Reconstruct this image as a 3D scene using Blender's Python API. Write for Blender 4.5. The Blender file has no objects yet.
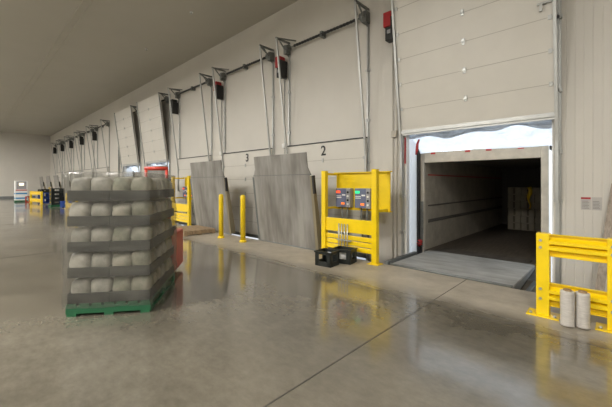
import bpy, bmesh, math, random
from mathutils import Vector, Matrix
random.seed(7)
scn = bpy.context.scene
COL = scn.collection
R = math.radians

# ------------------------------------------------------------------ materials
def mat(name, col, rough=.5, metal=0.0, noise=0.0, nscale=3.0, col2=None, bump=0.0, bscale=40.0, emit=None, estr=0.0,
        stretch=(1, 1, 1), spec=.5, coat=0.0, rvar=0.0, transl=0.0, alpha=1.0, detail=6, bdist=.02):
    m = bpy.data.materials.new(name); m.use_nodes = True
    nt = m.node_tree; N = nt.nodes; L = nt.links
    b = N['Principled BSDF']
    b.inputs['Base Color'].default_value = (*col, 1)
    b.inputs['Roughness'].default_value = rough
    b.inputs['Metallic'].default_value = metal
    b.inputs['Specular IOR Level'].default_value = spec
    b.inputs['Coat Weight'].default_value = coat
    if noise or bump or rvar:
        tc = N.new('ShaderNodeTexCoord'); mp = N.new('ShaderNodeMapping')
        mp.inputs['Scale'].default_value = stretch
        L.new(tc.outputs['Object'], mp.inputs['Vector'])
    if noise or rvar:
        n = N.new('ShaderNodeTexNoise'); n.inputs['Scale'].default_value = nscale
        n.inputs['Detail'].default_value = detail; n.inputs['Roughness'].default_value = .6
        L.new(mp.outputs[0], n.inputs['Vector'])
    if noise:
        if col2 is None: col2 = tuple(c * (1 - noise) for c in col)
        rp = N.new('ShaderNodeValToRGB')
        rp.color_ramp.elements[0].position = .35; rp.color_ramp.elements[1].position = .65
        rp.color_ramp.elements[0].color = (*col2, 1); rp.color_ramp.elements[1].color = (*col, 1)
        L.new(n.outputs['Fac'], rp.inputs[0]); L.new(rp.outputs[0], b.inputs['Base Color'])
    if rvar:
        mr = N.new('ShaderNodeMapRange'); mr.inputs[1].default_value = .3; mr.inputs[2].default_value = .7
        mr.inputs[3].default_value = rough - rvar; mr.inputs[4].default_value = rough + rvar
        L.new(n.outputs['Fac'], mr.inputs[0]); L.new(mr.outputs[0], b.inputs['Roughness'])
    if bump:
        n2 = N.new('ShaderNodeTexNoise'); n2.inputs['Scale'].default_value = bscale; n2.inputs['Detail'].default_value = 4
        L.new(mp.outputs[0], n2.inputs['Vector'])
        bp = N.new('ShaderNodeBump'); bp.inputs['Strength'].default_value = bump; bp.inputs['Distance'].default_value = bdist
        L.new(n2.outputs['Fac'], bp.inputs['Height']); L.new(bp.outputs[0], b.inputs['Normal'])
    if emit:
        b.inputs['Emission Color'].default_value = (*emit, 1); b.inputs['Emission Strength'].default_value = estr
    out = N['Material Output']
    if transl:
        t = N.new('ShaderNodeBsdfTranslucent'); t.inputs['Color'].default_value = (*col, 1)
        if bump: L.new(bp.outputs[0], t.inputs['Normal'])
        mx = N.new('ShaderNodeMixShader'); mx.inputs[0].default_value = transl
        L.new(b.outputs[0], mx.inputs[1]); L.new(t.outputs[0], mx.inputs[2]); L.new(mx.outputs[0], out.inputs[0])
    if alpha < 1:
        t = N.new('ShaderNodeBsdfTransparent')
        mx = N.new('ShaderNodeMixShader'); mx.inputs[0].default_value = alpha
        L.new(t.outputs[0], mx.inputs[1]); L.new(b.outputs[0], mx.inputs[2]); L.new(mx.outputs[0], out.inputs[0])
    return m

def ribbed_panel(name, col, period, axis='X', depth=.004, seam=None):
    """painted metal wall panel: fine vertical ribs and wider joints as bump"""
    m = mat(name, col, .45, noise=.05, nscale=.7)
    nt = m.node_tree; N = nt.nodes; L = nt.links; b = N['Principled BSDF']
    tc = N.new('ShaderNodeTexCoord'); sp = N.new('ShaderNodeSeparateXYZ'); L.new(tc.outputs['Object'], sp.inputs[0])
    def comb(per, width):
        d = N.new('ShaderNodeMath'); d.operation = 'DIVIDE'; d.inputs[1].default_value = per; L.new(sp.outputs[axis], d.inputs[0])
        f = N.new('ShaderNodeMath'); f.operation = 'FRACT'; L.new(d.outputs[0], f.inputs[0])
        s = N.new('ShaderNodeMath'); s.operation = 'SUBTRACT'; s.inputs[1].default_value = .5; L.new(f.outputs[0], s.inputs[0])
        a = N.new('ShaderNodeMath'); a.operation = 'ABSOLUTE'; L.new(s.outputs[0], a.inputs[0])
        mr = N.new('ShaderNodeMapRange'); mr.interpolation_type = 'SMOOTHSTEP'
        mr.inputs[1].default_value = 0; mr.inputs[2].default_value = width / per; L.new(a.outputs[0], mr.inputs[0])
        return mr.outputs[0]
    r1 = comb(period, .012)
    h = r1
    if seam:
        r2 = comb(seam, .02)
        mn = N.new('ShaderNodeMath'); mn.operation = 'MULTIPLY'; L.new(r1, mn.inputs[0]); L.new(r2, mn.inputs[1]); h = mn.outputs[0]
    bp = N.new('ShaderNodeBump'); bp.inputs['Strength'].default_value = .5; bp.inputs['Distance'].default_value = depth
    L.new(h, bp.inputs['Height']); L.new(bp.outputs[0], b.inputs['Normal'])
    return m

def floor_mat():
    m = bpy.data.materials.new('polished_concrete'); m.use_nodes = True
    nt = m.node_tree; N = nt.nodes; L = nt.links; b = N['Principled BSDF']
    tc = N.new('ShaderNodeTexCoord')
    def noise(scale, detail=6, rough=.6, stretch=None):
        n = N.new('ShaderNodeTexNoise'); n.inputs['Scale'].default_value = scale; n.inputs['Detail'].default_value = detail
        n.inputs['Roughness'].default_value = rough
        if stretch:
            mp = N.new('ShaderNodeMapping'); mp.inputs['Scale'].default_value = stretch
            L.new(tc.outputs['Object'], mp.inputs[0]); L.new(mp.outputs[0], n.inputs['Vector'])
        else: L.new(tc.outputs['Object'], n.inputs['Vector'])
        return n.outputs['Fac']
    def ramp(f, p0, c0, p1, c1):
        r = N.new('ShaderNodeValToRGB'); e = r.color_ramp.elements
        e[0].position = p0; e[0].color = (*c0, 1); e[1].position = p1; e[1].color = (*c1, 1)
        L.new(f, r.inputs[0]); return r.outputs[0]
    big = ramp(noise(.55, 7, .65), .30, (.092, .082, .062), .70, (.198, .179, .142))
    fine = ramp(noise(9, 8, .7, (1, 1.6, 1)), .3, (.80, .80, .80), .7, (1.1, 1.1, 1.1))
    mu = N.new('ShaderNodeMixRGB'); mu.blend_type = 'MULTIPLY'; mu.inputs[0].default_value = 1
    L.new(big, mu.inputs[1]); L.new(fine, mu.inputs[2])
    # the unsealed strip along the dock edge is lighter and duller
    sp = N.new('ShaderNodeSeparateXYZ'); L.new(tc.outputs['Object'], sp.inputs[0])
    wob = N.new('ShaderNodeMath'); wob.operation = 'MULTIPLY_ADD'; wob.inputs[1].default_value = .25
    L.new(noise(2.2), wob.inputs[0]); L.new(sp.outputs['Y'], wob.inputs[2])
    edge = N.new('ShaderNodeMapRange'); edge.interpolation_type = 'SMOOTHSTEP'
    edge.inputs[1].default_value = 4.05; edge.inputs[2].default_value = 4.75; L.new(wob.outputs[0], edge.inputs[0])
    strip = ramp(noise(3, 8, .7), .3, (.30, .265, .21), .7, (.46, .41, .335))
    mx = N.new('ShaderNodeMixRGB'); L.new(edge.outputs[0], mx.inputs[0]); L.new(mu.outputs[0], mx.inputs[1]); L.new(strip, mx.inputs[2])
    L.new(mx.outputs[0], b.inputs['Base Color'])
    rr = N.new('ShaderNodeMapRange'); rr.inputs[3].default_value = .10; rr.inputs[4].default_value = .24
    rr.inputs[1].default_value = .3; rr.inputs[2].default_value = .7
    L.new(noise(1.3, 6, .7), rr.inputs[0])
    cw_ = N.new('ShaderNodeMath'); cw_.operation = 'MULTIPLY_ADD'; cw_.inputs[1].default_value = -.42; cw_.inputs[2].default_value = .5
    L.new(edge.outputs[0], cw_.inputs[0]); L.new(cw_.outputs[0], b.inputs['Coat Weight']); b.inputs['Coat Roughness'].default_value = .07
    rm = N.new('ShaderNodeMixRGB'); L.new(edge.outputs[0], rm.inputs[0]); L.new(rr.outputs[0], rm.inputs[1]); rm.inputs[2].default_value = (.5, .5, .5, 1)
    L.new(rm.outputs[0], b.inputs['Roughness'])
    b.inputs['Specular IOR Level'].default_value = .75
    bp = N.new('ShaderNodeBump'); bp.inputs['Strength'].default_value = .03; bp.inputs['Distance'].default_value = .006
    L.new(noise(2.5, 5, .5), bp.inputs['Height']); L.new(bp.outputs[0], b.inputs['Normal'])
    return m

M = {}
M['floor'] = floor_mat()
M['pit'] = mat('pit_concrete', (.20, .18, .15), .85, noise=.3, nscale=4)
M['joint'] = mat('joint_filler', (.055, .05, .042), .6)
M['wall'] = ribbed_panel('cream_wall_panel', (.63, .605, .555), .19, 'X', .004, 1.14)
M['ribwall'] = ribbed_panel('ribbed_wall_panel', (.61, .585, .535), .11, 'X', .008)
M['wally'] = ribbed_panel('cream_wall_panel_side', (.63, .605, .555), .19, 'Y', .004, 1.14)
M['ceil'] = mat('ceiling_panel', (.46, .44, .38), .6, noise=.05, nscale=.5)
M['door'] = mat('door_panel_paint', (.66, .635, .58), .4, noise=.05, nscale=1.5)
M['seam'] = mat('rubber_seam', (.40, .375, .33), .7)
M['jamb'] = mat('jamb_white', (.85, .85, .84), .5)
M['galv'] = mat('galvanized_steel', (.52, .53, .52), .38, .65, noise=.1, nscale=8)
M['darkgalv'] = mat('dull_steel', (.24, .25, .24), .5, .7, noise=.3, nscale=10)
M['beigepipe'] = mat('painted_conduit', (.42, .39, .34), .45)
M['black'] = mat('black_metal', (.012, .012, .012), .45)
M['blackp'] = mat('black_plastic', (.018, .022, .020), .4)
M['red'] = mat('red_paint', (.36, .018, .022), .35)
M['redtruck'] = mat('red_truck_paint', (.50, .05, .03), .35)
M['yellow'] = mat('yellow_paint', (.90, .64, .006), .33, noise=.10, nscale=4, coat=.2)
M['plate'] = mat('worn_steel_plate', (.33, .32, .295), .48, .15, noise=.6, nscale=1.6, col2=(.155, .145, .13), stretch=(1.7, .4, .36), detail=3)
M['deck'] = mat('leveler_deck_steel', (.50, .51, .50), .5, .15, noise=.35, nscale=2.4, col2=(.30, .30, .29), stretch=(.6, 1, 2), bump=.15, bscale=30)
M['lipshade'] = mat('worn_shaded_lip', (.12, .105, .09), .6, .2, noise=.5, nscale=4)  # lip steel coloured darker for the shade past the doorway
M['skirt'] = mat('grey_toe_guard', (.13, .14, .135), .5, .2)
M['tan'] = mat('tan_toe_guard', (.24, .205, .13), .6)
M['curb'] = mat('grey_curb_angle', (.21, .225, .225), .5, .3, noise=.2, nscale=6)
M['foil'] = mat('white_curtain_fabric', (.86, .88, .90), .35, noise=.12, nscale=6, transl=.46, bump=1, bscale=4, bdist=.12, stretch=(1, 1, 1.6))
M['foil2'] = mat('white_side_curtain', (.86, .88, .90), .35, transl=.35)
M['ruffle'] = mat('silver_ruffle_fabric', (.66, .70, .75), .3, noise=.3, nscale=5, transl=.24, bump=1, bscale=5, bdist=.12)
M['alu'] = mat('trailer_frame_aluminium', (.52, .48, .41), .42, .3, noise=.2, nscale=5)
M['trailerwhite'] = mat('trailer_outer_white', (.88, .88, .88), .3)
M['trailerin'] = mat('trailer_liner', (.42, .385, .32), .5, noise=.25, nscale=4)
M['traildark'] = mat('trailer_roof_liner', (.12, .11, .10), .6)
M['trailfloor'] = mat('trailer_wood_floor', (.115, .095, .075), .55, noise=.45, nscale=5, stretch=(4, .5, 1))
M['redmark'] = mat('red_reflector', (.42, .03, .03), .4)
M['carton'] = mat('beige_carton', (.40, .36, .28), .7, noise=.15, nscale=5)
M['band'] = mat('dark_carton_band', (.16, .14, .11), .7)
M['panelblue'] = mat('control_panel_face', (.13, .15, .24), .45)
M['grey'] = mat('grey_enclosure', (.32, .32, .33), .45)
M['white'] = mat('white_label', (.80, .80, .78), .5)
M['ledred'] = mat('led_red', (.6, .05, .02), .4, emit=(1, .10, .03), estr=1.2)
M['ledorange'] = mat('led_orange', (.6, .15, .02), .4, emit=(1, .22, .04), estr=.8)
M['ledgreen'] = mat('led_green', (.02, .6, .2), .4, emit=(.03, 1, .32), estr=.9)
M['wood'] = mat('pallet_wood', (.36, .255, .15), .7, noise=.4, nscale=5, stretch=(1, 6, 1))
M['greywood'] = mat('weathered_plank', (.40, .34, .28), .75, noise=.4, nscale=6, stretch=(6, 6, .6))
M['roll'] = mat('stretch_film_roll', (.56, .53, .49), .3, noise=.2, nscale=14, stretch=(1, 1, 5), coat=.3)
M['rollcore'] = mat('cardboard_core', (.30, .20, .11), .8)
M['green'] = mat('green_plastic', (.012, .11, .045), .45)
M['blue'] = mat('blue_plastic', (.03, .09, .42), .45)
M['bluestripe'] = mat('blue_stripe', (.05, .24, .50), .5)
M['tray'] = mat('charcoal_tray', (.022, .023, .021), .5)
M['bags'] = mat('pale_food_bags', (.44, .40, .32), .5, noise=.35, nscale=4, col2=(.17, .18, .12))
M['bagsb'] = mat('white_food_bags', (.54, .51, .44), .45, noise=.25, nscale=4, col2=(.26, .25, .21))
M['film'] = mat('grey_stretch_film', (.24, .235, .205), .2, noise=.45, nscale=3, bump=.6, bscale=4, stretch=(.7, .7, 4), alpha=.36)
M['rubber'] = mat('black_rubber', (.02, .02, .02), .7)
M['asphalt'] = mat('yard_asphalt', (.25, .25, .25), .9, noise=.2, nscale=3)
M['paper'] = mat('paper_sheet', (.46, .44, .42), .7)
M['papertext'] = mat('paper_print', (.25, .24, .23), .7)
M['screen'] = mat('lit_sign_face', (.9, .85, .7), .5, emit=(1, .85, .6), estr=1.2)

# ------------------------------------------------------------------ mesh helpers
class MB:
    def __init__(s): s.bm = bmesh.new(); s.mats = []
    def mi(s, m):
        if m not in s.mats: s.mats.append(m)
        return s.mats.index(m)
    def box(s, x0, x1, y0, y1, z0, z1, m=None, bev=0.0, mx=None):
        vs = [s.bm.verts.new(p) for p in ((x0,y0,z0),(x1,y0,z0),(x1,y1,z0),(x0,y1,z0),(x0,y0,z1),(x1,y0,z1),(x1,y1,z1),(x0,y1,z1))]
        fs = [s.bm.faces.new([vs[i] for i in q]) for q in ((0,3,2,1),(4,5,6,7),(0,1,5,4),(1,2,6,5),(2,3,7,6),(3,0,4,7))]
        if m is not None:
            k = s.mi(m)
            for f in fs: f.material_index = k
        if bev:
            es = list({e for f in fs for e in f.edges})
            r = bmesh.ops.bevel(s.bm, geom=es, offset=bev, segments=2, affect='EDGES', profile=.5)
            vs = [v for v in {v for f in r['faces'] for v in f.verts} | {v for v in vs if v.is_valid}]
            if mx is not None:
                allv = set(vs)
                for f in list(s.bm.faces):
                    if any(v in allv for v in f.verts): allv.update(f.verts)
                vs = list(allv)
        if mx is not None: bmesh.ops.transform(s.bm, matrix=mx, verts=vs)
        return s
    def bar(s, a, b, w, h, m=None, up=(0, 0, 1)):
        """rectangular bar from a to b"""
        a = Vector(a); b = Vector(b); d = (b - a).normalized(); u = Vector(up)
        if abs(d.dot(u)) > .99: u = Vector((0, 1, 0))
        sx = d.cross(u).normalized(); sz = sx.cross(d).normalized()
        vs = []
        for p in (a, b):
            for i, j in ((-1,-1),(1,-1),(1,1),(-1,1)): vs.append(s.bm.verts.new(p + sx*i*w/2 + sz*j*h/2))
        fs = [s.bm.faces.new([vs[i] for i in q]) for q in ((0,3,2,1),(4,5,6,7),(0,1,5,4),(1,2,6,5),(2,3,7,6),(3,0,4,7))]
        if m is not None:
            k = s.mi(m)
            for f in fs: f.material_index = k
        return s
    def tube(s, pts, r, seg=10, m=None, caps=True):
        pts = [Vector(p) for p in pts]; rings = []
        rs = r if isinstance(r, (list, tuple)) else [r]*len(pts)
        for i, p in enumerate(pts):
            d = (pts[min(i+1, len(pts)-1)] - pts[max(i-1, 0)]).normalized()
            u = Vector((0, 0, 1)) if abs(d.z) < .9 else Vector((1, 0, 0))
            a = d.cross(u).normalized(); b = d.cross(a).normalized()
            rings.append([s.bm.verts.new(p + (a*math.cos(2*math.pi*k/seg) + b*math.sin(2*math.pi*k/seg))*rs[i]) for k in range(seg)])
        fs = []
        for r0, r1 in zip(rings, rings[1:]):
            for k in range(seg): fs.append(s.bm.faces.new((r0[k], r0[(k+1)%seg], r1[(k+1)%seg], r1[k])))
        for f in fs: f.smooth = True
        if caps: fs.append(s.bm.faces.new(rings[0][::-1])); fs.append(s.bm.faces.new(rings[-1]))
        if m is not None:
            k = s.mi(m)
            for f in fs: f.material_index = k
        return s
    def prism(s, prof, axis_a, axis_b, length, m=None):
        """extrude profile (list of points in 3D) along vector"""
        n = len(prof); v0 = [s.bm.verts.new(p) for p in prof]; v1 = [s.bm.verts.new(Vector(p)+Vector(length)) for p in prof]
        fs = [s.bm.faces.new(v0[::-1]), s.bm.faces.new(v1)]
        for i in range(n): fs.append(s.bm.faces.new((v0[i], v0[(i+1)%n], v1[(i+1)%n], v1[i])))
        return s
    def blob(s, c, sx, sy, sz, rot=0, seed=0, m=None):
        rn = random.Random(seed)
        r = bmesh.ops.create_icosphere(s.bm, subdivisions=2, radius=1)
        for v in r['verts']:
            p = v.co
            q = Vector((math.copysign(abs(p.x)**.55, p.x), math.copysign(abs(p.y)**.42, p.y), math.copysign(abs(p.z)**.62, p.z)))
            q *= 1 + rn.uniform(-.05, .05)
            q = Vector((q.x*sx, q.y*sy, q.z*sz)); q.rotate(Matrix.Rotation(rot, 3, 'Z')); v.co = q + Vector(c)
        for f in {f for v in r['verts'] for f in v.link_faces}: f.smooth = True
        return s
    def build(s, name, m=None, parent=None, loc=None, bevel=0.0):
        bmesh.ops.recalc_face_normals(s.bm, faces=s.bm.faces[:])
        me = bpy.data.meshes.new(name); s.bm.to_mesh(me); s.bm.free()
        if m is not None and not s.mats: me.materials.append(m)
        for q in s.mats: me.materials.append(q)
        o = bpy.data.objects.new(name, me); COL.objects.link(o)
        if parent: o.parent = parent
        if loc: o.location = loc
        if bevel:
            md = o.modifiers.new('bevel', 'BEVEL'); md.width = bevel; md.segments = 2; md.limit_method = 'ANGLE'
        return o

def tag(o, label=None, cat=None, group=None, kind=None):
    if label: o['label'] = label
    if cat: o['category'] = cat
    if group: o['group'] = group
    if kind: o['kind'] = kind
    return o
def empty(name, loc=(0, 0, 0), rz=0, label=None, cat=None, group=None, kind=None):
    o = bpy.data.objects.new(name, None); COL.objects.link(o); o.location = loc; o.rotation_euler = (0, 0, rz)
    o.empty_display_size = .1
    return tag(o, label, cat, group, kind)
def kids(o): return [c for c in bpy.data.objects if c.parent == o]
def copy_tree(o, parent=None):
    c = o.copy(); COL.objects.link(c)
    if parent: c.parent = parent
    for ch in kids(o): copy_tree(ch, c)
    return c
def struct(o, label, cat): return tag(o, label, cat, kind='structure')
def text_mesh(name, body, size, m, parent, loc, rot):
    cu = bpy.data.curves.new(name + '_curve', 'FONT'); cu.body = body; cu.size = size; cu.align_x = 'CENTER'; cu.extrude = .003; cu.offset = .004*size/.27
    t = bpy.data.objects.new(name + '_tmp', cu); COL.objects.link(t)
    dg = bpy.context.evaluated_depsgraph_get(); me = bpy.data.meshes.new_from_object(t.evaluated_get(dg))
    bpy.data.objects.remove(t); bpy.data.curves.remove(cu)
    me.materials.clear(); me.materials.append(m); me.name = name
    o = bpy.data.objects.new(name, me); COL.objects.link(o); o.parent = parent; o.location = loc; o.rotation_euler = rot
    return o

# ------------------------------------------------------------------ layout
EDGE = 5.46          # edge of the leveler trough
WALL = 6.75          # inner face of the dock wall
CEIL = 6.85
XL, XR, YB = -46.0, 6.0, -16.0
NEAR = [-2.08, -5.73, -9.22, -12.90, -16.68, -20.33]
FAR = [-25.9 - 3.7*k for k in range(5)]
HW = 1.30            # half width of a door opening
HEAD = 2.64          # door opening height

# ------------------------------------------------------------------ setting
b = MB().box(XL, XR, YB, EDGE, -.6, 0)
struct(b.build('floor', M['floor']), 'polished grey concrete warehouse floor', 'floor')
b = MB().box(XL, XR, EDGE, 7.1, -.75, -.45)
struct(b.build('trim_1', M['pit']), 'low concrete trough floor along the dock wall', 'pit')
b = MB()
for x in (-1.72, -9.0, -16.3, -23.6, -31.0): b.box(x-.006, x+.006, YB, EDGE, 0, .0012)
for y in (4.05, -1.9): b.box(XL, XR, y-.006, y+.006, 0, .0012)
struct(b.build('trim_2', M['joint']), 'dark sawn joints in the concrete floor', 'floor joint')
b = MB()
b.box(XL-.25, XR+.25, YB-.25, 7.1, CEIL, CEIL+.2)
struct(b.build('ceiling', M['ceil']), 'flat olive grey insulated ceiling', 'ceiling')
b = MB()
for y in (2.42, 2.62, -4.4, -4.2): b.box(XL, XR, y-.02, y+.02, CEIL-.025, CEIL)
struct(b.build('trim_3', M['ceil']), 'raised joint strips on the ceiling', 'ceiling joint')

b = MB()
doors = NEAR + FAR
b.box(XL, XR, WALL, WALL+.12, HEAD, CEIL)
xs = sorted(doors)
prev = XL
for c in xs:
    b.box(prev, c-HW, WALL, WALL+.12, -.7, HEAD); prev = c + HW
b.box(prev, XR, WALL, WALL+.12, -.7, HEAD)
struct(b.build('wall_back', M['wall']), 'cream insulated panel wall with loading doors', 'wall')
b = MB().box(-.66, XR, WALL-.012, WALL, -.45, CEIL)
struct(b.build('trim_4', M['ribwall']), 'vertically ribbed cream wall sheeting right of the open door', 'wall sheeting')
b = MB().box(XL-.25, XL, YB, 7.0, -.7, CEIL)
struct(b.build('wall_left', M['wally']), 'plain cream end wall far away at the left', 'wall')
b = MB().box(XR, XR+.25, YB, 7.0, -.7, CEIL)
struct(b.build('wall_right', M['wally']), 'cream wall beyond the right edge of view', 'wall')
b = MB().box(XL-.25, XR+.25, YB-.25, YB, -.7, CEIL)
struct(b.build('wall_front', M['wall']), 'cream wall behind the viewer', 'wall')
b = MB().box(XL, XL+.03, YB, EDGE, 0, .22)
struct(b.build('baseboard_left', M['curb']), 'dark kerb at foot of the far end wall', 'baseboard')
b = MB()
for x in (-22.6, -22.45): b.tube([(x, WALL-.04, -.4), (x, WALL-.04, 5.9)], .025, 8)
tag(b.build('conduit', M['darkgalv']), 'pair of grey conduits on wall left of the farther open raised door', 'conduit')
# wall base steel between wall and trough, jamb linings
b = MB()
for c in NEAR[:1] + NEAR[4:]:
    for s in (-1, 1): b.box(c+s*HW-.012, c+s*HW+.012, WALL-.005, WALL+.125, -.7, HEAD)
    b.box(c-HW, c+HW, WALL-.005, WALL+.125, HEAD-.012, HEAD+.012)
struct(b.build('trim_5', M['jamb']), 'white linings of the open door jambs', 'door jamb')

b = MB()
for c in NEAR[:1] + NEAR[4:]: b.box(c-HW, c+HW, WALL+.0, WALL+.1, -.7, -.17)
struct(b.build('trim_6', M['pit']), 'added concrete blocker keeping daylight out of the leveler pits', 'daylight blocker')  # added to block daylight coming in under the trailers
# outdoors
b = MB().box(-90, 60, 7.2, 90, -1.5, -1.3)
struct(b.build('ground', M['asphalt']), 'grey truck yard outside the dock wall', 'ground')

# ------------------------------------------------------------------ doors
def lean(z): return max(0.0, .125*(z-2.2))
ORD = ['right', 'numbered two', 'numbered three', 'fourth', 'fifth', 'sixth']
def door_panel(idx, c, opened, number=None):
    root = empty('door_%d' % idx, (c, 0, 0)); struct(root, 'cream sectional loading door ' + ('raised open' if opened else 'closed'), 'door')
    z0, z1 = (2.60, 5.70) if opened else (-.24, HEAD-.03)
    n = 6 if opened else 6
    hs = (z1-z0)/n
    def P(x, z, off=0): 
        y = WALL - .075 - (lean(z) if opened else 0) - off
        return (x, y, z)
    sl = .125 if opened else 0
    up = Vector((0, -sl, 1)).normalized(); nrm = Vector((0, -1, -sl)).normalized()
    # panel slabs
    b = MB(); se = MB(); hg = MB(); rl = MB()
    w = HW + .06
    for i in range(n):
        za, zb = z0+i*hs+.004, z0+(i+1)*hs-.004
        a = Vector(P(0, za)); e = Vector(P(0, zb))
        for pa in (0,):
            vs = []
            for p in (a, e):
                for x in (-w, w):
                    for off in (0, .05):
                        vs.append(b.bm.verts.new(p + Vector((x, 0, 0)) - nrm*off))
            for q in ((0,2,6,4),(1,5,7,3),(0,4,5,1),(2,3,7,6),(0,1,3,2),(4,6,7,5)): b.bm.faces.new([vs[k] for k in q])
    b.build('door_panel', M['door'], root)
    for i in range(1, n):
        z = z0+i*hs; p = Vector(P(0, z, -.012)); se.bar(p+Vector((-w, 0, 0)), p+Vector((w, 0, 0)), .026, .010)
    se.build('section_seam', M['seam'], root)
    for i in range(1, n):
        z = z0+i*hs; p = Vector(P(0, z)) + nrm*.01
        h = MB()
        h.bar(p-up*.055, p+up*.055, .05, .022); h.bar(p-Vector((.03,0,0)), p+Vector((.03,0,0)), .04, .03)
        h.build('hinge_plate', M['galv'], root)
        for s in (-1, 1):
            p2 = p + Vector((s*(w-.06), 0, 0))
            k = MB(); k.bar(p2-up*.035, p2+up*.035, .05, .018)
            k.bar(p2, p2+Vector((s*.09, 0, 0)), .018, .018); k.build('roller_hinge', M['galv'], root)
    p = Vector(P(0, z0)) ; bs = MB(); bs.bar(p+Vector((-w, 0, .03))+nrm*.012, p+Vector((w, 0, .03))+nrm*.012, .03, .07)
    bs.bar(p+Vector((-w, 0.02, -.02)), p+Vector((w, .02, -.02)), .04, .05)
    bs.build('bottom_bar', M['galv' if opened else 'darkgalv'], root)
    if opened and idx == 1:
        p = Vector(P(w-.22, z0+hs*3.45)) + nrm*.03
        k = MB(); k.bar(p, p+Vector((.2, 0, 0)), .03, .03); k.bar(p+Vector((.05, 0, 0)), p+Vector((.05, 0, -.12)), .04, .02); k.build('slide_latch', M['galv'], root)
    if not opened:
        k = MB(); k.box(-w-.02, w+.02, WALL-.10, WALL-.02, HEAD-.035, HEAD-.008); k.build('head_seal', M['black'], root)
    if number:
        text_mesh('door_number', number, .37, M['black'], root, (.02 if number == '2' else .10, WALL-.084, 2.27), (R(90), 0, 0))
    return root
for i, c in enumerate(NEAR):
    door_panel(i+1, c, i in (0, 4, 5), {1: '2', 2: '3'}.get(i))
for i, c in enumerate(FAR): door_panel(7+i, c, False)

def lift_track(c, label, shaft=True, long_=True):
    root = empty('door_lift_track', (c, WALL, 0), 0, label, 'door track', 'lift tracks of the loading doors')
    T = 5.70
    for s in (-1, 1):
        x = s*(HW+.075)
        b = MB(); b.box(x-.018, x+.018, -.05, 0, -.42, T); b.box(x-.04, x+.04, -.012, 0, -.42, T)
        for z in (.4, 1.2, 2.0, 3.0, 4.2): b.box(x-.055, x+.055, -.05, 0, z, z+.06)
        b.build('wall_rail', M['galv'], root)
        b = MB(); b.bar((x-s*.01, -.10, 1.2), (x-s*.01, -.10, 2.2), .045, .045); b.bar((x-s*.01, -.10, 2.2), (x-s*.01, -.10-lean(T), T), .045, .045)
        b.build('inclined_track', M['galv'], root)
        b = MB(); y1 = -.12-lean(T)
        b.bar((x, 0, T), (x, y1, T), .045, .05); b.bar((x-s*.30, -.03, T-.02), (x, y1, T), .03, .03)
        b.bar((x, 0, T-.45), (x, y1*.75, T-.03), .03, .03); b.box(x-.06, x+.06, -.2, -.02, T-.36, T-.10)
        b.build('top_bracket', M['darkgalv'], root)
        b = MB(); b.tube([(x-s*.12, -.14, T-.2), (x-s*.02, -.14, T-.2)], .10, 14); b.build('cable_drum', M['darkgalv'], root)
    if shaft:
        b = MB(); b.tube([(-HW-.15, -.14, T-.2), (HW+.15, -.14, T-.2)], .018, 8); b.build('torsion_shaft', M['darkgalv'], root)
        b = MB(); pts = []
        for k in range(61):
            t = k/60; pts.append((-HW+.25+t*2.2*1.0, -.14, T-.2))
        b.tube(pts, [.036+.006*math.sin(k*2.2) for k in range(61)], 8); b.build('torsion_spring', M['black'], root)
        b = MB(); b.box(-.04, .04, -.17, 0, T-.27, T-.12); b.build('center_bearing', M['darkgalv'], root)
    return root
TL = ['galvanized lift track around the raised door above the truck', 'galvanized lift track and spring shaft above the door marked 2',
      'galvanized lift track and spring shaft above the door marked 3', 'lift track of closed door behind the leftmost near steel plate',
      'lift track of the nearer of two raised doors above the pallet load', 'lift track of the farther of two raised doors above the pallet load']
for c, l in zip(NEAR, TL): lift_track(c, l)
FT = ['nearest lift track of the far door row', 'second nearest lift track of the far door row', 'middle lift track of the far door row',
      'second farthest lift track of the far door row', 'farthest lift track beside the end wall corner']
for c, l in zip(FAR, FT): lift_track(c, l)

def motor(c, label, red=True):
    root = empty('door_motor', (c-1.55, WALL-.03, 4.70), 0, label, 'door motor', 'door motors beside the lift tracks')
    b = MB(); b.box(-.15, .05, -.28, -.04, .27, .60, bev=.02); b.build('motor_cover', M['red' if red else 'black'], root)
    b = MB(); b.box(-.12, .04, -.24, -.05, -.02, .28, bev=.015); b.tube([(-.04, -.13, .10), (.10, -.13, .10)], .09, 12); b.box(.04, .125, -.30, -.02, -.06, .46, bev=.015)
    b.build('gearbox', M['black'], root)
    b = MB(); b.box(-.06, .02, -.26, -.23, .12, .20); b.build('terminal_box', M['grey'], root)
    return root
ML = ['red and black door motor beside the raised door above the truck', 'red and black door motor left of the door marked 2',
      'red and black door motor left of the door marked 3', 'black door motor left of the leftmost near steel plate',
      'black door motor between the two raised doors', 'black door motor left of the farther raised door']
for i, (c, l) in enumerate(zip(NEAR, ML)):
    if i != 5: motor(c, l, i < 3)
for i, (c, l) in enumerate(zip(FAR, ['nearest black motor of the far door row', 'second black motor of the far door row', 'third black motor of the far door row',
             'fourth black motor of the far door row', 'farthest black motor beside the end wall'])): motor(c, l, False)

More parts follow.
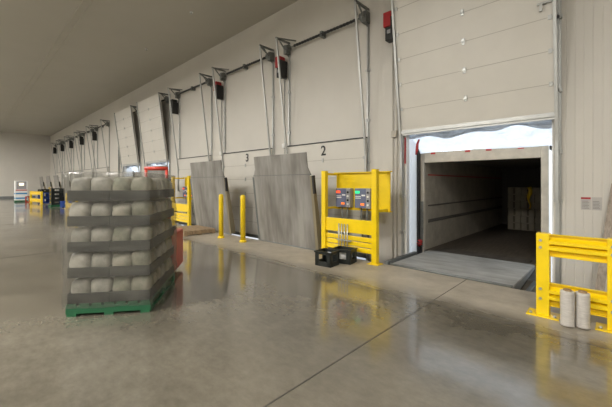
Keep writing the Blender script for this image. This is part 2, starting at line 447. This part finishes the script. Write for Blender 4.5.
# conduits dropping from the near motors
b = MB()
for dx in (-.05, .05): b.tube([(NEAR[0]-1.55+dx, WALL-.04, 4.66), (NEAR[0]-1.55+dx, WALL-.04, -.42)], .012, 8)
b.box(NEAR[0]-1.62, NEAR[0]-1.50, WALL-.08, WALL-.002, 2.55, 2.70)
tag(b.build('conduit', M['beigepipe']), 'twin conduit running down from the red motor beside truck door', 'conduit')
for i, l in ((1, 'thin conduit dropping from the red motor between doors two and three'), (2, 'thin conduit dropping from the motor behind left bollard')):
    b = MB(); b.tube([(NEAR[i]-1.56, WALL-.04, 4.66), (NEAR[i]-1.56, WALL-.04, -.42)], .014, 8); tag(b.build('conduit', M['galv']), l, 'conduit')
    b = MB(); b.box(NEAR[i]-1.62, NEAR[i]-1.50, WALL-.10, WALL-.002, 2.58, 2.72, bev=.008)
    tag(b.build('junction_box', M['white']), ('small white box on the conduit left of door two', 'small white box on the conduit between the two steel plates and door three')[i-1], 'box')
b = MB(); b.box(NEAR[0]-HW-.02, NEAR[0]-HW+.0, WALL-.04, WALL-.005, 1.95, 2.52)
tag(b.build('marker_strip', M['red']), 'red strip on left jamb of the open truck door', 'strip')

# ------------------------------------------------------------------ dock levelers
def leveler(label, vertical=True):
    root = empty('dock_leveler', (0, 0, 0), 0, label, 'dock leveler', 'steel dock levelers')
    W, D, LP = (1.07, 1.72, .49) if vertical else (.98, 1.74, .5)
    # built standing: x across, z along the plate, hinge at origin; +y is the underside
    m = M['plate'] if vertical else M['deck']
    b = MB()
    e = W-.075 if vertical else W
    b.box(-e, e, -.004, .02, 0, D); b.build('deck_plate', m, root)
    b = MB()
    prof = [(-W+.05, 0), (W-.05, 0), (W-.13, .16), (W-.13, LP), (-W+.13, LP), (-W+.13, .16)]
    b.prism([(x, .004, D+.008+z) for x, z in prof], None, None, (0, .02, 0)); b.build('lip', m if vertical else M['lipshade'], root)
    b = MB(); b.tube([(-W+.04, .012, D+.002), (W-.04, .012, D+.002)], .014, 8); b.build('lip_hinge', M['skirt'], root)
    for s, mm in ((-1, 'skirt'), (1, 'tan' if vertical else 'curb')):
        b = MB(); x = s*(W-.035); hw_ = .04
        f0 = 0.0 if vertical else .021
        prof = [(f0, .02), (f0, D-.03), (.07, D-.03), (.16, .25), (.16, .02)]
        b.prism([(x-hw_, y, z) for y, z in prof], None, None, (2*hw_, 0, 0)); b.build('toe_guard', M[mm], root)
    for x in (-.6, -.2, .2, .6):
        b = MB(); b.box(x-.03, x+.03, .02, .13, .05, D-.05); b.build('beam', M['skirt'], root)
    b = MB(); b.tube([(-W, .0, 0), (W, .0, 0)], .022, 8); b.build('hinge_pin', M['curb'], root)
    if vertical:
        b = MB(); b.bar((W+.03, .0, D-.02), (W+.05, -.02, D-.42), .05, .06); b.bar((W, .0, D-.04), (W+.06, 0, D-.04), .03, .03)
        b.build('hold_latch', M['black'], root)
    return root
def place_lv(o, c, ang, z=0.0):
    o.location = (c, EDGE+.03, z); o.rotation_euler = (ang, 0, 0)
lv1 = leveler('grey steel dock leveler laid flat into the open truck', False); place_lv(lv1, NEAR[0], R(-90), .012)
p0 = leveler('worn steel dock leveler standing upright between doors 2 and 3'); 
place_lv(p0, NEAR[1]-.19, R(7))
LV = [(NEAR[2]-.16, 'worn steel dock leveler standing upright behind the wooden pallet'), (NEAR[3]-.2, 'upright dock leveler hidden mostly behind the wrapped pallet load')]
LV += [(c, l) for c, l in zip(FAR, ['nearest upright grey leveler plate of the far row', 'second nearest upright leveler plate of the far row',
      'upright grey leveler plate behind the black tray stack', 'upright grey leveler plate right of the far yellow guard', 'farthest upright leveler plate near the end wall'])]
for c, l in LV:
    o = copy_tree(p0); o['label'] = l; place_lv(o, c, R(7))
# curb angles beside the leveler pit of the truck door
for s, l in ((-1, 'grey steel curb along left side of the flat leveler'), (1, 'grey steel curb along right side of the flat leveler')):
    x = NEAR[0] + s*1.07
    b = MB(); b.box(x-.035, x+.035, EDGE+.02, WALL-.02, -.45, .05 if s < 0 else -.16); tag(b.build('curb_angle', M['curb'], bevel=.006), l, 'curb')

# ------------------------------------------------------------------ trucks at the open doors
def trailer(c, label, contents=True):
    root = empty('truck_trailer', (c, 7.31, 0), 0, label, 'truck', 'truck trailers backed to the open doors')
    xl, xr, top, LEN = -1.28, 1.18, 2.22, 7.0
    il, ir, it = -1.135, 1.06, 1.985
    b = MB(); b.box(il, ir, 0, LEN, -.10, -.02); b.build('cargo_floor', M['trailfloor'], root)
    b = MB(); b.box(il-.05, il, .08, LEN, -.1, it+.1); b.build('side_wall', M['trailerin'], root)
    b = MB(); b.box(ir, ir+.05, .08, LEN, -.1, it+.1); b.build('side_wall', M['trailerin'], root)
    b = MB(); b.box(xl, il-.05, .08, LEN+.1, -.35, top); b.box(ir+.05, xr, .08, LEN+.1, -.35, top); b.box(xl, xr, .08, LEN+.1, it+.14, top); b.build('outer_skin', M['trailerwhite'], root)
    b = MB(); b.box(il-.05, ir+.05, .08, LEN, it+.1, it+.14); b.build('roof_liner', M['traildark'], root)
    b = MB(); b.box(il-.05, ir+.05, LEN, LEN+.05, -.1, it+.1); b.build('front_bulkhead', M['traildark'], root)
    b = MB(); b.box(xl, il, 0, .08, -.35, top); b.box(ir, xr, 0, .08, -.35, top); b.box(il, ir, 0, .08, it, top); b.build('rear_frame', M['alu'], root, bevel=.008)
    b = MB(); b.box(il, ir, -.01, .06, -.3, -.025); b.build('rear_sill', M['darkgalv'], root)
    for z in (.62, .66, 1.0):
        b = MB(); b.box(il, il+.025, .2, LEN-.1, z-.02, z+.012); b.build('cargo_rail', M['traildark'], root)
    b = MB(); b.box(il, il+.012, .2, LEN-.2, 1.70, 1.73); b.build('red_stripe', M['redmark'], root)
    for x in (xl+.35, -.2, .2, .75):
        b = MB(); b.box(x-.05, x+.05, -.012, 0, top-.05, top-.01); b.build('marker_light', M['redmark'], root)
    b = MB(); b.box(il-.10, il-.02, -.03, .0, .05, 1.1); b.build('door_hinge_bar', M['darkgalv'], root)
    b = MB(); b.box(xl-.03, xl+.1, -.05, .0, -.35, .1); b.box(xr-.1, xr+.03, -.05, 0, -.35, .1); b.build('dock_bumper', M['rubber'], root)
    for yy in (LEN-1.6, LEN-.6):
        for s in (-1, 1):
            b = MB(); xx = -.05 + s*1.0; b.tube([(xx-.13, yy, -.82), (xx+.13, yy, -.82)], .48, 20); b.build('wheel', M['rubber'], root)
    return root
trailer(NEAR[0], 'open box truck trailer at the right door with cartons inside')
trailer(NEAR[4], 'truck trailer behind the nearer raised door beyond the pallet load')
trailer(NEAR[5], 'truck trailer behind the farther raised door beyond the pallet load')

# cartons in the trailer
cw, cd, ch = .38, .4, .235
proto = None; n = 0
COLN = ['left', 'second', 'third', 'right']
ROWN = ['bottom', 'second', 'third', 'fourth', 'fifth', 'top']
for r in range(6):
    for q in range(4):
        lab = 'beige carton in the truck, %s row, %s column' % (ROWN[r], COLN[q])
        if proto is None:
            o = empty('carton'); bb = MB(); bb.box(-cw/2+.006, cw/2-.006, -cd/2, cd/2, 0, ch-.006); bb.build('box_body', M['carton'], o, bevel=.008)
            bb = MB(); bb.box(-.03, .03, -cd/2-.002, -cd/2, .02, ch-.02); bb.build('tape', M['band'], o)
            proto = o
        else: o = copy_tree(proto)
        o.location = (-2.50 + q*cw + random.uniform(-.008, .008), 12.9 + random.uniform(-.02, .02), -.02 + r*ch)
        tag(o, lab, 'box', 'cartons stacked in the truck')
b = MB(); pts = [(-2.06+.03*math.sin(k*1.3), 12.58+.0*k, 1.40-.1*k) for k in range(8)]; b.tube(pts, [.06, .05, .06, .05, .03, .03, .025, .02], 8)
tag(b.build('ratchet_strap', M['yellow']), 'yellow strap hanging in front of the cartons in the truck', 'strap')

# dock seal head curtain and side curtains
def seal(c, label):
    root = empty('dock_seal', (c, WALL+.12, 0), 0, label, 'dock seal', 'white dock seals over the trucks')
    nx, nz = 60, 12; bm = MB(); rn = random.Random(int(-c*10)); g = []
    ph = [rn.uniform(0, 6) for _ in range(6)]
    for j in range(nz+1):
        row = []
        for i in range(nx+1):
            u, v = i/nx, j/nz
            d = .035*math.sin(13*u+ph[0]+6*v) + .03*math.sin(27*u+ph[1]-9*v) + .02*math.sin(47*u+14*v+ph[2])
            row.append(bm.bm.verts.new((-HW-.1+u*2*(HW+.1), .07+.345*(1-v)+d*(1-abs(2*v-1)), 2.205+v*.45 + .02*math.sin(7*u+ph[3])*(1-v))))
        g.append(row)
    for j in range(nz):
        for i in range(nx):
            f = bm.bm.faces.new((g[j][i], g[j][i+1], g[j+1][i+1], g[j+1][i])); f.smooth = True
    hc = bm.build('head_curtain', M['foil'], root)
    b2 = MB(); g = []; nx2, nz2 = 70, 9
    for j in range(nz2+1):
        row = []
        for i in range(nx2+1):
            u, v = i/nx2, j/nz2
            low = 2.50 + .035*math.sin(9*u+ph[4]) + .03*math.sin(21*u+ph[5])
            row.append(b2.bm.verts.new((-HW-.05+u*2*(HW+.05), .012+.035*math.sin(31*u+8*v+ph[0])*(1-v)+.03*math.sin(17*u-11*v+ph[1])*(1-v)+.02*(1-v), low+v*(2.70-low))))
        g.append(row)
    for j in range(nz2):
        for i in range(nx2): b2.bm.faces.new((g[j][i], g[j][i+1], g[j+1][i+1], g[j+1][i])).smooth = True
    b2.build('header_ruffle', M['ruffle'], root)
    bb = MB(); v = [bb.bm.verts.new(p) for p in ((-1.31, 0, -.5), (-1.265, .33, -.5), (-1.265, .33, 2.62), (-1.31, 0, 2.62))]; bb.bm.faces.new(v); bb.build('side_curtain', M['foil2'], root)
    bb = MB(); v = [bb.bm.verts.new(p) for p in ((1.31, 0, -.5), (1.235, .33, -.5), (1.235, .33, 2.62), (1.31, 0, 2.62))]; bb.bm.faces.new(v); bb.build('side_curtain', M['foil2'], root)
    bb = MB(); bb.box(-1.36, -1.22, .33, .43, -.5, 2.30); bb.build('gap_shade_strip', M['black'], root)  # black strip standing in for the shaded gap left of the trailer
    return root
seal(NEAR[0], 'crumpled white dock curtain above the open truck trailer')
seal(NEAR[4], 'white dock curtain under the nearer raised door')
seal(NEAR[5], 'white dock curtain under the farther raised door')
for zc, l, (x, y) in ((2.33, 'red rag hanging at top left corner of the truck opening', (-3.26, 7.05)), (.16, 'red cloth at foot of the left truck frame', (-3.27, 7.20))):
    b = MB(); h = .17 if zc > 1 else .06
    b.tube([(x-.03, y, zc-h), (x, y-.02, zc-h*.3), (x+.0, y, zc+h*.4), (x+.04, y, zc+h)], [.02, .035, .03, .02] if zc > 1 else [.05, .07, .06, .03], 8)
    tag(b.build('red_rag' if zc > 1 else 'red_cloth', M['redmark']), l, 'rag' if zc > 1 else 'cloth')

# ------------------------------------------------------------------ yellow control stands
def stand(c, label):
    root = empty('control_stand', (c, 5.33, 0), 0, label, 'control stand', 'yellow control stands')
    w = .62
    for s in (-1, 1):
        b = MB(); b.box(s*w-.055, s*w+.055, -.05, .05, 0, 1.78); b.build('post', M['yellow'], root, bevel=.008)
        b = MB(); b.box(s*w-.11, s*w+.11, -.1, .1, 0, .015); b.build('foot_plate', M['yellow'], root)
        for za, zb in ((1.69, 1.735), (.965, 1.01)):
            b = MB(); b.box(s*w-.03, s*w+.03, .05, .41, za, zb); b.build('side_arm', M['yellow'], root)
    b = MB(); b.box(-w+.05, w-.05, -.02, .02, .53, .80); b.build('front_panel', M['yellow'], root, bevel=.006)
    for k in range(3):
        z = .17 + k*.105
        b = MB(); b.box(-w+.05, w-.05, -.015, .02, z, z+.092); b.build('slat', M['yellow'], root, bevel=.012)
    b = MB(); y = .47
    b.box(-w-.05, w+.05, y, y+.012, .96, 1.74); b.box(-w-.08, w+.08, y-.06, y+.03, 1.735, 1.755); b.box(-w-.08, w+.08, y-.05, y+.03, .945, .965)
    b.build('back_panel', M['yellow'], root)
    return root
S1 = stand(-3.91, 'yellow control stand left of the open truck door')
S2 = copy_tree(S1); S2.location.x = -11.21; S2['label'] = 'yellow control stand behind the wooden pallet and bollards'
def control_box(x, top_m, label, loc_y=5.80):
    root = empty('control_box', (x, loc_y, 1.0), 0, label, 'control box', 'control boxes on the yellow stands')
    b = MB(); b.box(-.19, .19, -.14, -.004, 0, .41); b.build('enclosure', M['grey'], root, bevel=.008)
    b = MB(); b.box(-.18, .09, -.148, -.14, .01, .40); b.build('face_panel', M['panelblue'], root)
    b = MB(); b.box(-.165, -.06, -.158, -.148, .305, .355); b.build('status_light', top_m, root)
    b = MB(); b.box(-.03, .055, -.158, -.148, .06, .105); b.build('warning_light', M['ledorange'], root)
    b = MB()
    for z in (.2, .235): b.box(-.165, -.03, -.152, -.148, z, z+.015)
    b.box(-.01, .075, -.152, -.148, .25, .28); b.build('label_strip', M['white'], root)
    for k in range(4):
        b = MB(); b.tube([(.14, -.16, .07+k*.085), (.14, -.14, .07+k*.085)], .022, 10); b.build('push_button', M['black' if k % 2 else 'white'], root)
    for dx in (-.06, .08):
        b = MB(); b.tube([(dx, -.08, 0), (dx, -.08, -.2), (dx+.02, -.07, -.6)], .014, 8); b.build('conduit_drop', M['darkgalv'], root)
    return root
control_box(-4.30, M['ledred'], 'left control box with red light on the yellow stand by the truck')
control_box(-3.80, M['ledgreen'], 'right control box with green light on the yellow stand by the truck')
control_box(-11.56, M['ledred'], 'left control box on the distant yellow stand')
control_box(-11.06, M['ledred'], 'right control box on the distant yellow stand')
b = MB()
for k in range(4): b.tube([(-4.10+.07*k, 5.27, .70), (-4.10+.07*k, 5.27, .10)], .013, 8)
b.box(-4.14, -3.80, 5.255, 5.285, .36, .385)
tag(b.build('conduit', M['galv']), 'four short vertical conduits in front of the yellow stand slats', 'conduit')

# ------------------------------------------------------------------ bollards
def bollard(x, y, label, proto=[None]):
    if proto[0] is None:
        root = empty('bollard', (x, y, 0)); proto[0] = root
        b = MB(); b.tube([(0, 0, 0), (0, 0, 1.14), (0, 0, 1.19), (0, 0, 1.215), (0, 0, 1.22)], [.065, .065, .06, .04, .008], 20); b.build('post', M['yellow'], root)
        b = MB(); b.tube([(0, 0, 0), (0, 0, .03), (0, 0, .06)], [.095, .095, .07], 20); b.build('base_collar', M['yellow'], root)
    else: root = copy_tree(proto[0]); root.location = (x, y, 0)
    tag(root, label, 'bollard', 'yellow steel bollards')
bollard(-7.98, 4.95, 'yellow bollard in front of the steel plate by the pallet')
bollard(-7.02, 5.00, 'yellow bollard in front of door 3, right of the pair')
bollard(-34.1, 4.95, 'distant yellow bollard left of the black tray stack')

# ------------------------------------------------------------------ guard rails
def wbeam(L, z, h):
    prof = [(-.035, z), (.0, z+.0), (.0, z+h*.18), (-.055, z+h*.30), (-.055, z+h*.42), (-.005, z+h*.5), (-.055, z+h*.58), (-.055, z+h*.70), (.0, z+h*.82), (.0, z+h), (-.035, z+h)]
    b = MB()
    n = len(prof); t = .012
    for i in range(n-1):
        (y0, z0), (y1, z1) = prof[i], prof[i+1]
        vs = [b.bm.verts.new(p) for p in ((0,y0,z0),(L,y0,z0),(L,y1,z1),(0,y1,z1))]
        b.bm.faces.new(vs)
    bmesh.ops.remove_doubles(b.bm, verts=b.bm.verts[:], dist=1e-5)
    return b
def guard(x, y, L, rz, label, posts=(0,), loc_h=.94):
    root = empty('guard_rail', (x, y, 0), rz, label, 'guard rail', 'yellow guard rails')
    for z, h in ((.69, .24), (.13, .25)):
        o = wbeam(L, z, h).build('rail', M['yellow'], root); md = o.modifiers.new('thick', 'SOLIDIFY'); md.thickness = .012; md.offset = 0
    for p in posts:
        pp = MB(); pp.box(p-.062, p+.062, -.062, .062, .01, loc_h); po = pp.build('post', M['yellow'], root, bevel=.008)
        for z in (.78, .86, .20, .31):
            k = MB(); k.tube([(p-.02, -.062, z), (p-.02, -.078, z)], .016, 6); k.build('bolt', M['galv'], po)
        k = MB(); k.box(p-.15, p+.15, -.11, .11, 0, .014); fo = k.build('foot_plate', M['yellow'], root)
        for dx in (-.11, .11):
            k = MB(); k.tube([(p+dx, -.07, .014), (p+dx, -.07, .035)], .016, 6); k.build('anchor_bolt', M['galv'], fo)
    return root
guard(-.617, 4.60, .74, 0, 'yellow double guard rail beside the open truck door', (0, .60))
guard(-33.5, 3.7, 2.52, math.atan2(.34, 2.5), 'far yellow guard rail near the end wall', (0, 2.5))
guard(-23.9, 4.3, 2.4, 0, 'yellow guard rail at left edge of the wrapped pallet load', (0, 2.4))

# ------------------------------------------------------------------ film rolls
def roll(x, y, h, label):
    root = empty('film_roll', (x, y, 0), 0, label, 'film roll', 'film rolls at the guard rail')
    b = MB(); n = 26
    b.tube([(0, 0, .01), (0, 0, .012)] + [(0, 0, .012+(h-.024)*k/n) for k in range(1, n+1)] + [(0, 0, h-.01)], [.05] + [.062+.0015*math.sin(k*2.4) for k in range(n+1)] + [.05], 24)
    b.build('film', M['roll'], root)
    b = MB(); b.tube([(0, 0, 0), (0, 0, h+.005)], .036, 16); b.build('cardboard_core', M['rollcore'], root)
roll(-.385, 4.40, .385, 'white roll of stretch film, left of the two by the guard rail')
roll(-.265, 4.45, .38, 'white roll of stretch film, right of the two by the guard rail')

# ------------------------------------------------------------------ crates near the stand
def crate(x, y, rz, z, label, size=(.34, .30, .27), m='blackp', group='black plastic crates on the floor'):
    w, d, h = size
    root = empty('plastic_crate', (x, y, z), rz, label, 'crate', group)
    b = MB(); b.box(-w/2+.01, w/2-.01, -d/2+.01, d/2-.01, 0, .02); b.build('base', M[m], root)
    b = MB(); t = .014
    for zz, hh in ((.0, .085), (h-.06, .06)):
        b.box(-w/2, w/2, -d/2, -d/2+t, zz, zz+hh); b.box(-w/2, w/2, d/2-t, d/2, zz, zz+hh)
        b.box(-w/2, -w/2+t, -d/2+t, d/2-t, zz, zz+hh); b.box(w/2-t, w/2, -d/2+t, d/2-t, zz, zz+hh)
    for s in (-1, 1):
        for q in (-1, 1):
            b.box(s*w/2-(w*.24 if s > 0 else 0), s*w/2+(0 if s > 0 else w*.24), q*d/2-(t if q > 0 else 0), q*d/2+(0 if q > 0 else t), 0, h)
            b.box(s*w/2-(t if s > 0 else 0), s*w/2+(0 if s > 0 else t), q*d/2-(d*.24 if q > 0 else 0), q*d/2+(0 if q > 0 else d*.24), 0, h)
    b.build('lattice_wall', M[m], root, bevel=.003)
    b = MB(); b.box(-w/2-.012, w/2+.012, -d/2-.012, -d/2, h-.025, h); b.box(-w/2-.012, w/2+.012, d/2, d/2+.012, h-.025, h)
    b.box(-w/2-.012, -w/2, -d/2, d/2, h-.025, h); b.box(w/2, w/2+.012, -d/2, d/2, h-.025, h); b.build('rim', M[m], root)
    return root
crate(-3.90, 4.66, R(6), 0, 'empty black plastic crate standing nearest on the bare floor')
crate(-3.80, 5.06, R(12), 0, 'black plastic crate directly under the yellow control stand', (.38, .30, .27))
b = MB(); b.blob((-3.80, 5.06, .13), .12, .09, .10, .3, 3)
tag(b.build('plastic_bag', M['white']), 'white plastic bag stuffed inside the crate under the stand', 'bag')

# ------------------------------------------------------------------ wooden pallet on the floor
def wood_pallet(loc, rz, label, m='wood', lx=1.2, ly=1.0):
    root = empty('wooden_pallet' if m == 'wood' else 'plastic_pallet', loc, rz, label, 'pallet')
    n = 7
    for k in range(n):
        y = -ly/2 + .06 + k*(ly-.12)/(n-1)
        b = MB(); b.box(-lx/2, lx/2, y-.05, y+.05, .115, .14); b.build('deck_board', M[m], root)
    for x in (-lx/2+.05, 0, lx/2-.05):
        b = MB(); b.box(x-.05, x+.05, -ly/2, ly/2, .03, .115); b.build('stringer', M[m], root)
    for y in (-ly/2+.06, 0, ly/2-.06):
        b = MB(); b.box(-lx/2, lx/2, y-.05, y+.05, 0, .03); b.build('bottom_board', M[m], root)
    return root
wood_pallet((-9.55, 4.85, 0), R(0), 'bare wooden pallet on floor in front of the steel plate')

# ------------------------------------------------------------------ wrapped pallet load and pallet truck
D1 = Vector((-.8, .6, 0)); ang = math.atan2(.6, -.8)
LC = Vector((-4.73, 1.53, 0))
wood_pallet(LC, ang, 'green plastic pallet under the wrapped load', 'green', 1.25, .90)
RT = Matrix.Rotation(ang, 4, 'Z')
def tray_pack(kind):
    root = empty('tray_pack')
    w, d, h = .405, .435, .29
    b = MB(); b.box(-w/2, w/2, -d/2, d/2, 0, .02); 
    for s in (-1, 1):
        b.box(s*w/2-(.012 if s > 0 else 0), s*w/2+(0 if s > 0 else .012), -d/2, d/2, .02, .115)
        b.box(-w/2+.012, w/2-.012, s*d/2-(.012 if s > 0 else 0), s*d/2+(0 if s > 0 else .012), .02, .115)
    b.build('tray', M['tray'], root)
    b = MB()
    for i in range(2):
        for j in range(2):
            kz = random.uniform(.88, 1.03); b.blob((-.098+i*.196, -.107+j*.214, .02+.132*kz), random.uniform(.09, .104), random.uniform(.098, .112), .132*kz, random.uniform(-.12, .12), i*3+j+kind*10)
    b.build('bags', M['bags' if kind == 0 else 'bagsb'], root)
    return root
tp = [tray_pack(0), tray_pack(1)]
used = [False, False]
LAY = ['bottom', 'second', 'third', 'fourth', 'top']
ACR = ['near', 'middle', 'far']
for l in range(5):
    for i in range(3):
        for j in range(2):
            k = (l*2 + i + j) % 2
            if used[k]: o = copy_tree(tp[k])
            else: o = tp[k]; used[k] = True
            p = LC + RT @ Vector((-.412+i*.412, -.22+j*.44, .142 + l*.292))
            o.location = p; o.rotation_euler = (0, 0, ang + (math.pi if (l + i) % 2 else 0))
            tag(o, 'tray of %s bags in the wrapped load, %s layer, %s %s stack' % ('pale' if k == 0 else 'white', LAY[l], ACR[i], 'right' if j == 0 else 'left'), 'tray', 'trays of bags on the moving pallet')
# film
b = MB(); nx, ny, nz = 14, 12, 18
hx, hy, z0, z1 = .645, .455, .10, 1.63
def wob(x, y, z): return .014*math.sin(9*x+4*z) + .012*math.sin(13*y-6*z+1) + .008*math.sin(21*z+5*x)
ring = []
per = [(-hx + 2*hx*i/nx, -hy) for i in range(nx)] + [(hx, -hy+2*hy*i/ny) for i in range(ny)] + [(hx-2*hx*i/nx, hy) for i in range(nx)] + [(-hx, hy-2*hy*i/ny) for i in range(ny)]
for k in range(nz+1):
    z = z0+(z1-z0)*k/nz; rr = []
    for (x, y) in per:
        l = math.hypot(x, y); o_ = .012 + wob(x, y, z); rr.append(b.bm.verts.new((x*(1+o_/l), y*(1+o_/l), z)))
    ring.append(rr)
n = len(per)
for r0, r1 in zip(ring, ring[1:]):
    for i in range(n): f = b.bm.faces.new((r0[i], r0[(i+1)%n], r1[(i+1)%n], r1[i])); f.smooth = True
inner = [b.bm.verts.new((v.co.x*.55, v.co.y*.55, z1+.02)) for v in ring[-1]]
for i in range(n): b.bm.faces.new((ring[-1][i], ring[-1][(i+1)%n], inner[(i+1)%n], inner[i]))
b.bm.faces.new(inner)
fl = b.build('stretch_film', M['film'], None, LC); fl.rotation_euler = (0, 0, ang)
tag(fl, 'translucent grey stretch film wrapped around the pallet load', 'film')

TC = LC + D1*1.09
tr = empty('pallet_truck', TC, ang, 'red electric pallet truck behind the wrapped load', 'pallet truck')
b = MB(); b.box(-.42, .42, -.40, .40, .08, .70, bev=.03); b.build('motor_housing', M['redtruck'], tr)
b = MB(); b.box(-.44, -.36, -.36, .36, .70, 1.20); b.build('load_backrest', M['redtruck'], tr)
for s in (-1, 1):
    b = MB(); b.tube([(-.40, s*.15-.16, 1.15), (-.40, s*.15-.16, 1.74)], .022, 8); b.build('mast_rail', M['redtruck'], tr)
    b = MB(); b.box(-1.55, -.42, s*.27-.08, s*.27+.08, .045, .095) ; b.build('fork', M['darkgalv'], tr)
    b = MB(); b.tube([(-.30+.0, s*.33-.04, .09), (-.30, s*.33+.04, .09)], .09, 14); b.build('wheel', M['rubber'], tr)
b = MB(); b.tube([(-.40, -.33, 1.74), (-.40, .01, 1.74)], .03, 8); b.build('top_bar', M['redtruck'], tr)
b = MB(); b.tube([(.36, 0, .6), (.62, 0, 1.15)], .025, 8); b.tube([(.62, -.16, 1.17), (.62, .16, 1.17)], .02, 8); b.build('tiller', M['black'], tr)
b = MB(); b.box(-.2, .3, -.3, .3, .70, .76, bev=.015); b.build('battery_lid', M['black'], tr)

# ------------------------------------------------------------------ plank, notice
b = MB(); b.bar((-.235, 6.02, -.43), (-.02, 6.70, 1.50), .10, .035, up=(0, -1, .4)); tag(b.build('timber_plank', M['greywood'], bevel=.004), 'weathered grey timber plank leaning behind the guard rail', 'plank')
b = MB(); b.bar((-.03, 6.0, -.43), (.12, 6.70, 1.40), .09, .03, up=(0, -1, .4)); tag(b.build('timber_plank', M['wood'], bevel=.004), 'brown timber plank leaning at the right picture edge', 'plank')
for x, l in ((-.362, 'left paper notice with a red heading on ribbed wall'), (-.235, 'right paper notice without red heading on ribbed wall')):
    root = empty('paper_notice', (x, WALL-.013, 1.095), 0, l, 'notice', 'paper notices on the ribbed wall')
    b = MB(); b.box(-.06, .06, -.002, 0, 0, .20); b.build('sheet', M['paper'], root)
    if x < -.3:
        b = MB(); b.box(-.058, .058, -.003, -.002, .168, .196); b.build('red_heading', M['red'], root)
    b = MB()
    for k in range(6): b.box(-.045, .04-.01*(k % 2), -.003, -.002, .02+k*.022, .03+k*.022)
    b.build('print', M['papertext'], root)

# ------------------------------------------------------------------ far end clutter
pz = wood_pallet((-36.3, 3.36, 0), R(0), 'green pallet under the white boxes by the end wall', 'green', .84, .84)
for k, l in enumerate(['bottom white box with blue band by the end wall', 'second white box from the floor by the end wall', 'white cabinet box with lit panel, topmost by the end wall']):
    h = (.38, .38, .86)[k]; z = .14 + (0, .385, .77)[k]
    root = empty('white_box', (-36.3, 3.36, z), 0, l, 'box', 'white boxes by the end wall')
    b = MB(); b.box(-.36, .36, -.4, .4, 0, h-.006); b.build('box_body', M['white'], root, bevel=.015)
    if k < 2:
        b = MB(); b.box(.36, .364, -.37, .37, .12, .24); b.box(-.33, .33, -.404, -.4, .12, .24); b.build('blue_band', M['bluestripe'], root)
    else:
        b = MB(); b.box(.36, .364, -.32, .32, .16, .80); b.build('grey_panel', M['grey'], root)
        b = MB(); b.box(.364, .37, -.15, .15, .46, .68); b.build('lit_panel', M['screen'], root)
        b = MB(); b.box(.36, .37, -.36, .36, .04, .12); b.build('red_band', M['redmark'], root)
for k in range(2):
    for j in range(2):
        crate(-33.4+j*1.0, 4.5, 0, k*.42, 'far blue crate behind yellow guard, %s %s' % (('lower', 'upper')[k], ('left', 'right')[j]), (.9, .7, .41), 'blue', 'blue crates behind the far guard')
for j in range(2):
    crate(-33.4+j*1.0, 4.5, 0, .84, 'black crate on top of the far blue crates, %s' % ('left', 'right')[j], (.9, .7, .25), 'blackp', 'black crates on the blue crates')
crate(-34.6, 3.62, 0, 0, 'red crate between the white boxes and far guard', (.25, .3, .5), 'redtruck', 'red crates')
wood_pallet((-26.9, 4.3, 0), 0, 'green pallet under the black tray stack', 'green', .9, .8)
for k in range(4):
    root = crate(-26.9, 4.3, 0, .14+k*.27, 'black tray with yellow tag, %s of the far stack' % ('bottom', 'second', 'third', 'top')[k], (.8, .7, .26), 'blackp', 'black trays in the far stack')
    b = MB(); b.box(-.05, .10, -.366, -.35, .10, .19); b.build('yellow_tag', M['yellow'], root)
crate(-25.6, 4.55, 0, 0, 'blue crate on floor right of the black tray stack', (.6, .5, .4), 'blue', 'blue crate by the black trays')
# sprinkler heads on the ceiling
for (x, y, l) in ((-9.6, 4.9, 'nearer small sprinkler head on the ceiling'), (-13.5, 5.0, 'farther small sprinkler head on the ceiling')):
    root = empty('sprinkler_head', (x, y, CEIL), 0, l, 'sprinkler', 'sprinkler heads')
    b = MB(); b.tube([(0, 0, 0), (0, 0, -.02)], .05, 14); b.build('escutcheon', M['white'], root)
    b = MB(); b.tube([(0, 0, -.02), (0, 0, -.07), (0, 0, -.075), (0, 0, -.08)], [.015, .012, .03, .03], 10); b.build('nozzle', M['galv'], root)

# ------------------------------------------------------------------ light
def area(name, loc, size, energy, col=(1, .965, .905), rot=(0, 0, 0), sy=None):
    l = bpy.data.lights.new(name, 'AREA'); l.energy = energy; l.color = col; l.size = size
    if sy: l.shape = 'RECTANGLE'; l.size_y = sy
    o = bpy.data.objects.new(name, l); COL.objects.link(o); o.location = loc; o.rotation_euler = rot
    return o
for x in (2, -5, -12, -19, -26, -33, -40):
    for y in (-2.2, -9.0):
        area('high_bay_lamp', (x, y, CEIL-.55), .5, 430, sy=1.3); area('ceiling_fill', (x, y, CEIL-.52), .5, 125, rot=(math.pi, 0, 0), sy=1.3)  # the upward-facing areas are added fill to brighten the ceiling
sun = bpy.data.lights.new('sun', 'SUN'); sun.energy = 5; sun.angle = R(1); sun.color = (1, .97, .92)
so = bpy.data.objects.new('sun', sun); COL.objects.link(so)
d = Vector((-.72, .12, -.66)); so.rotation_euler = d.to_track_quat('-Z', 'Y').to_euler()
w = bpy.data.worlds.new('sky'); scn.world = w; w.use_nodes = True
bg = w.node_tree.nodes['Background']; bg.inputs['Color'].default_value = (.78, .88, 1, 1); bg.inputs['Strength'].default_value = 3.0

# ------------------------------------------------------------------ camera
cam = bpy.data.cameras.new('camera'); co = bpy.data.objects.new('camera', cam); COL.objects.link(co)
co.location = (0, 0, 1.5); co.rotation_euler = (R(90), 0, math.asin(.690))
cam.sensor_width = 36; cam.lens = 36*327/612; cam.shift_y = -19.5/612; cam.clip_end = 300
scn.camera = co
scn.view_settings.view_transform = 'Standard'; scn.view_settings.look = 'None'; scn.view_settings.gamma = 1
scn.view_settings.use_curve_mapping = False; scn.view_settings.exposure = 0.12
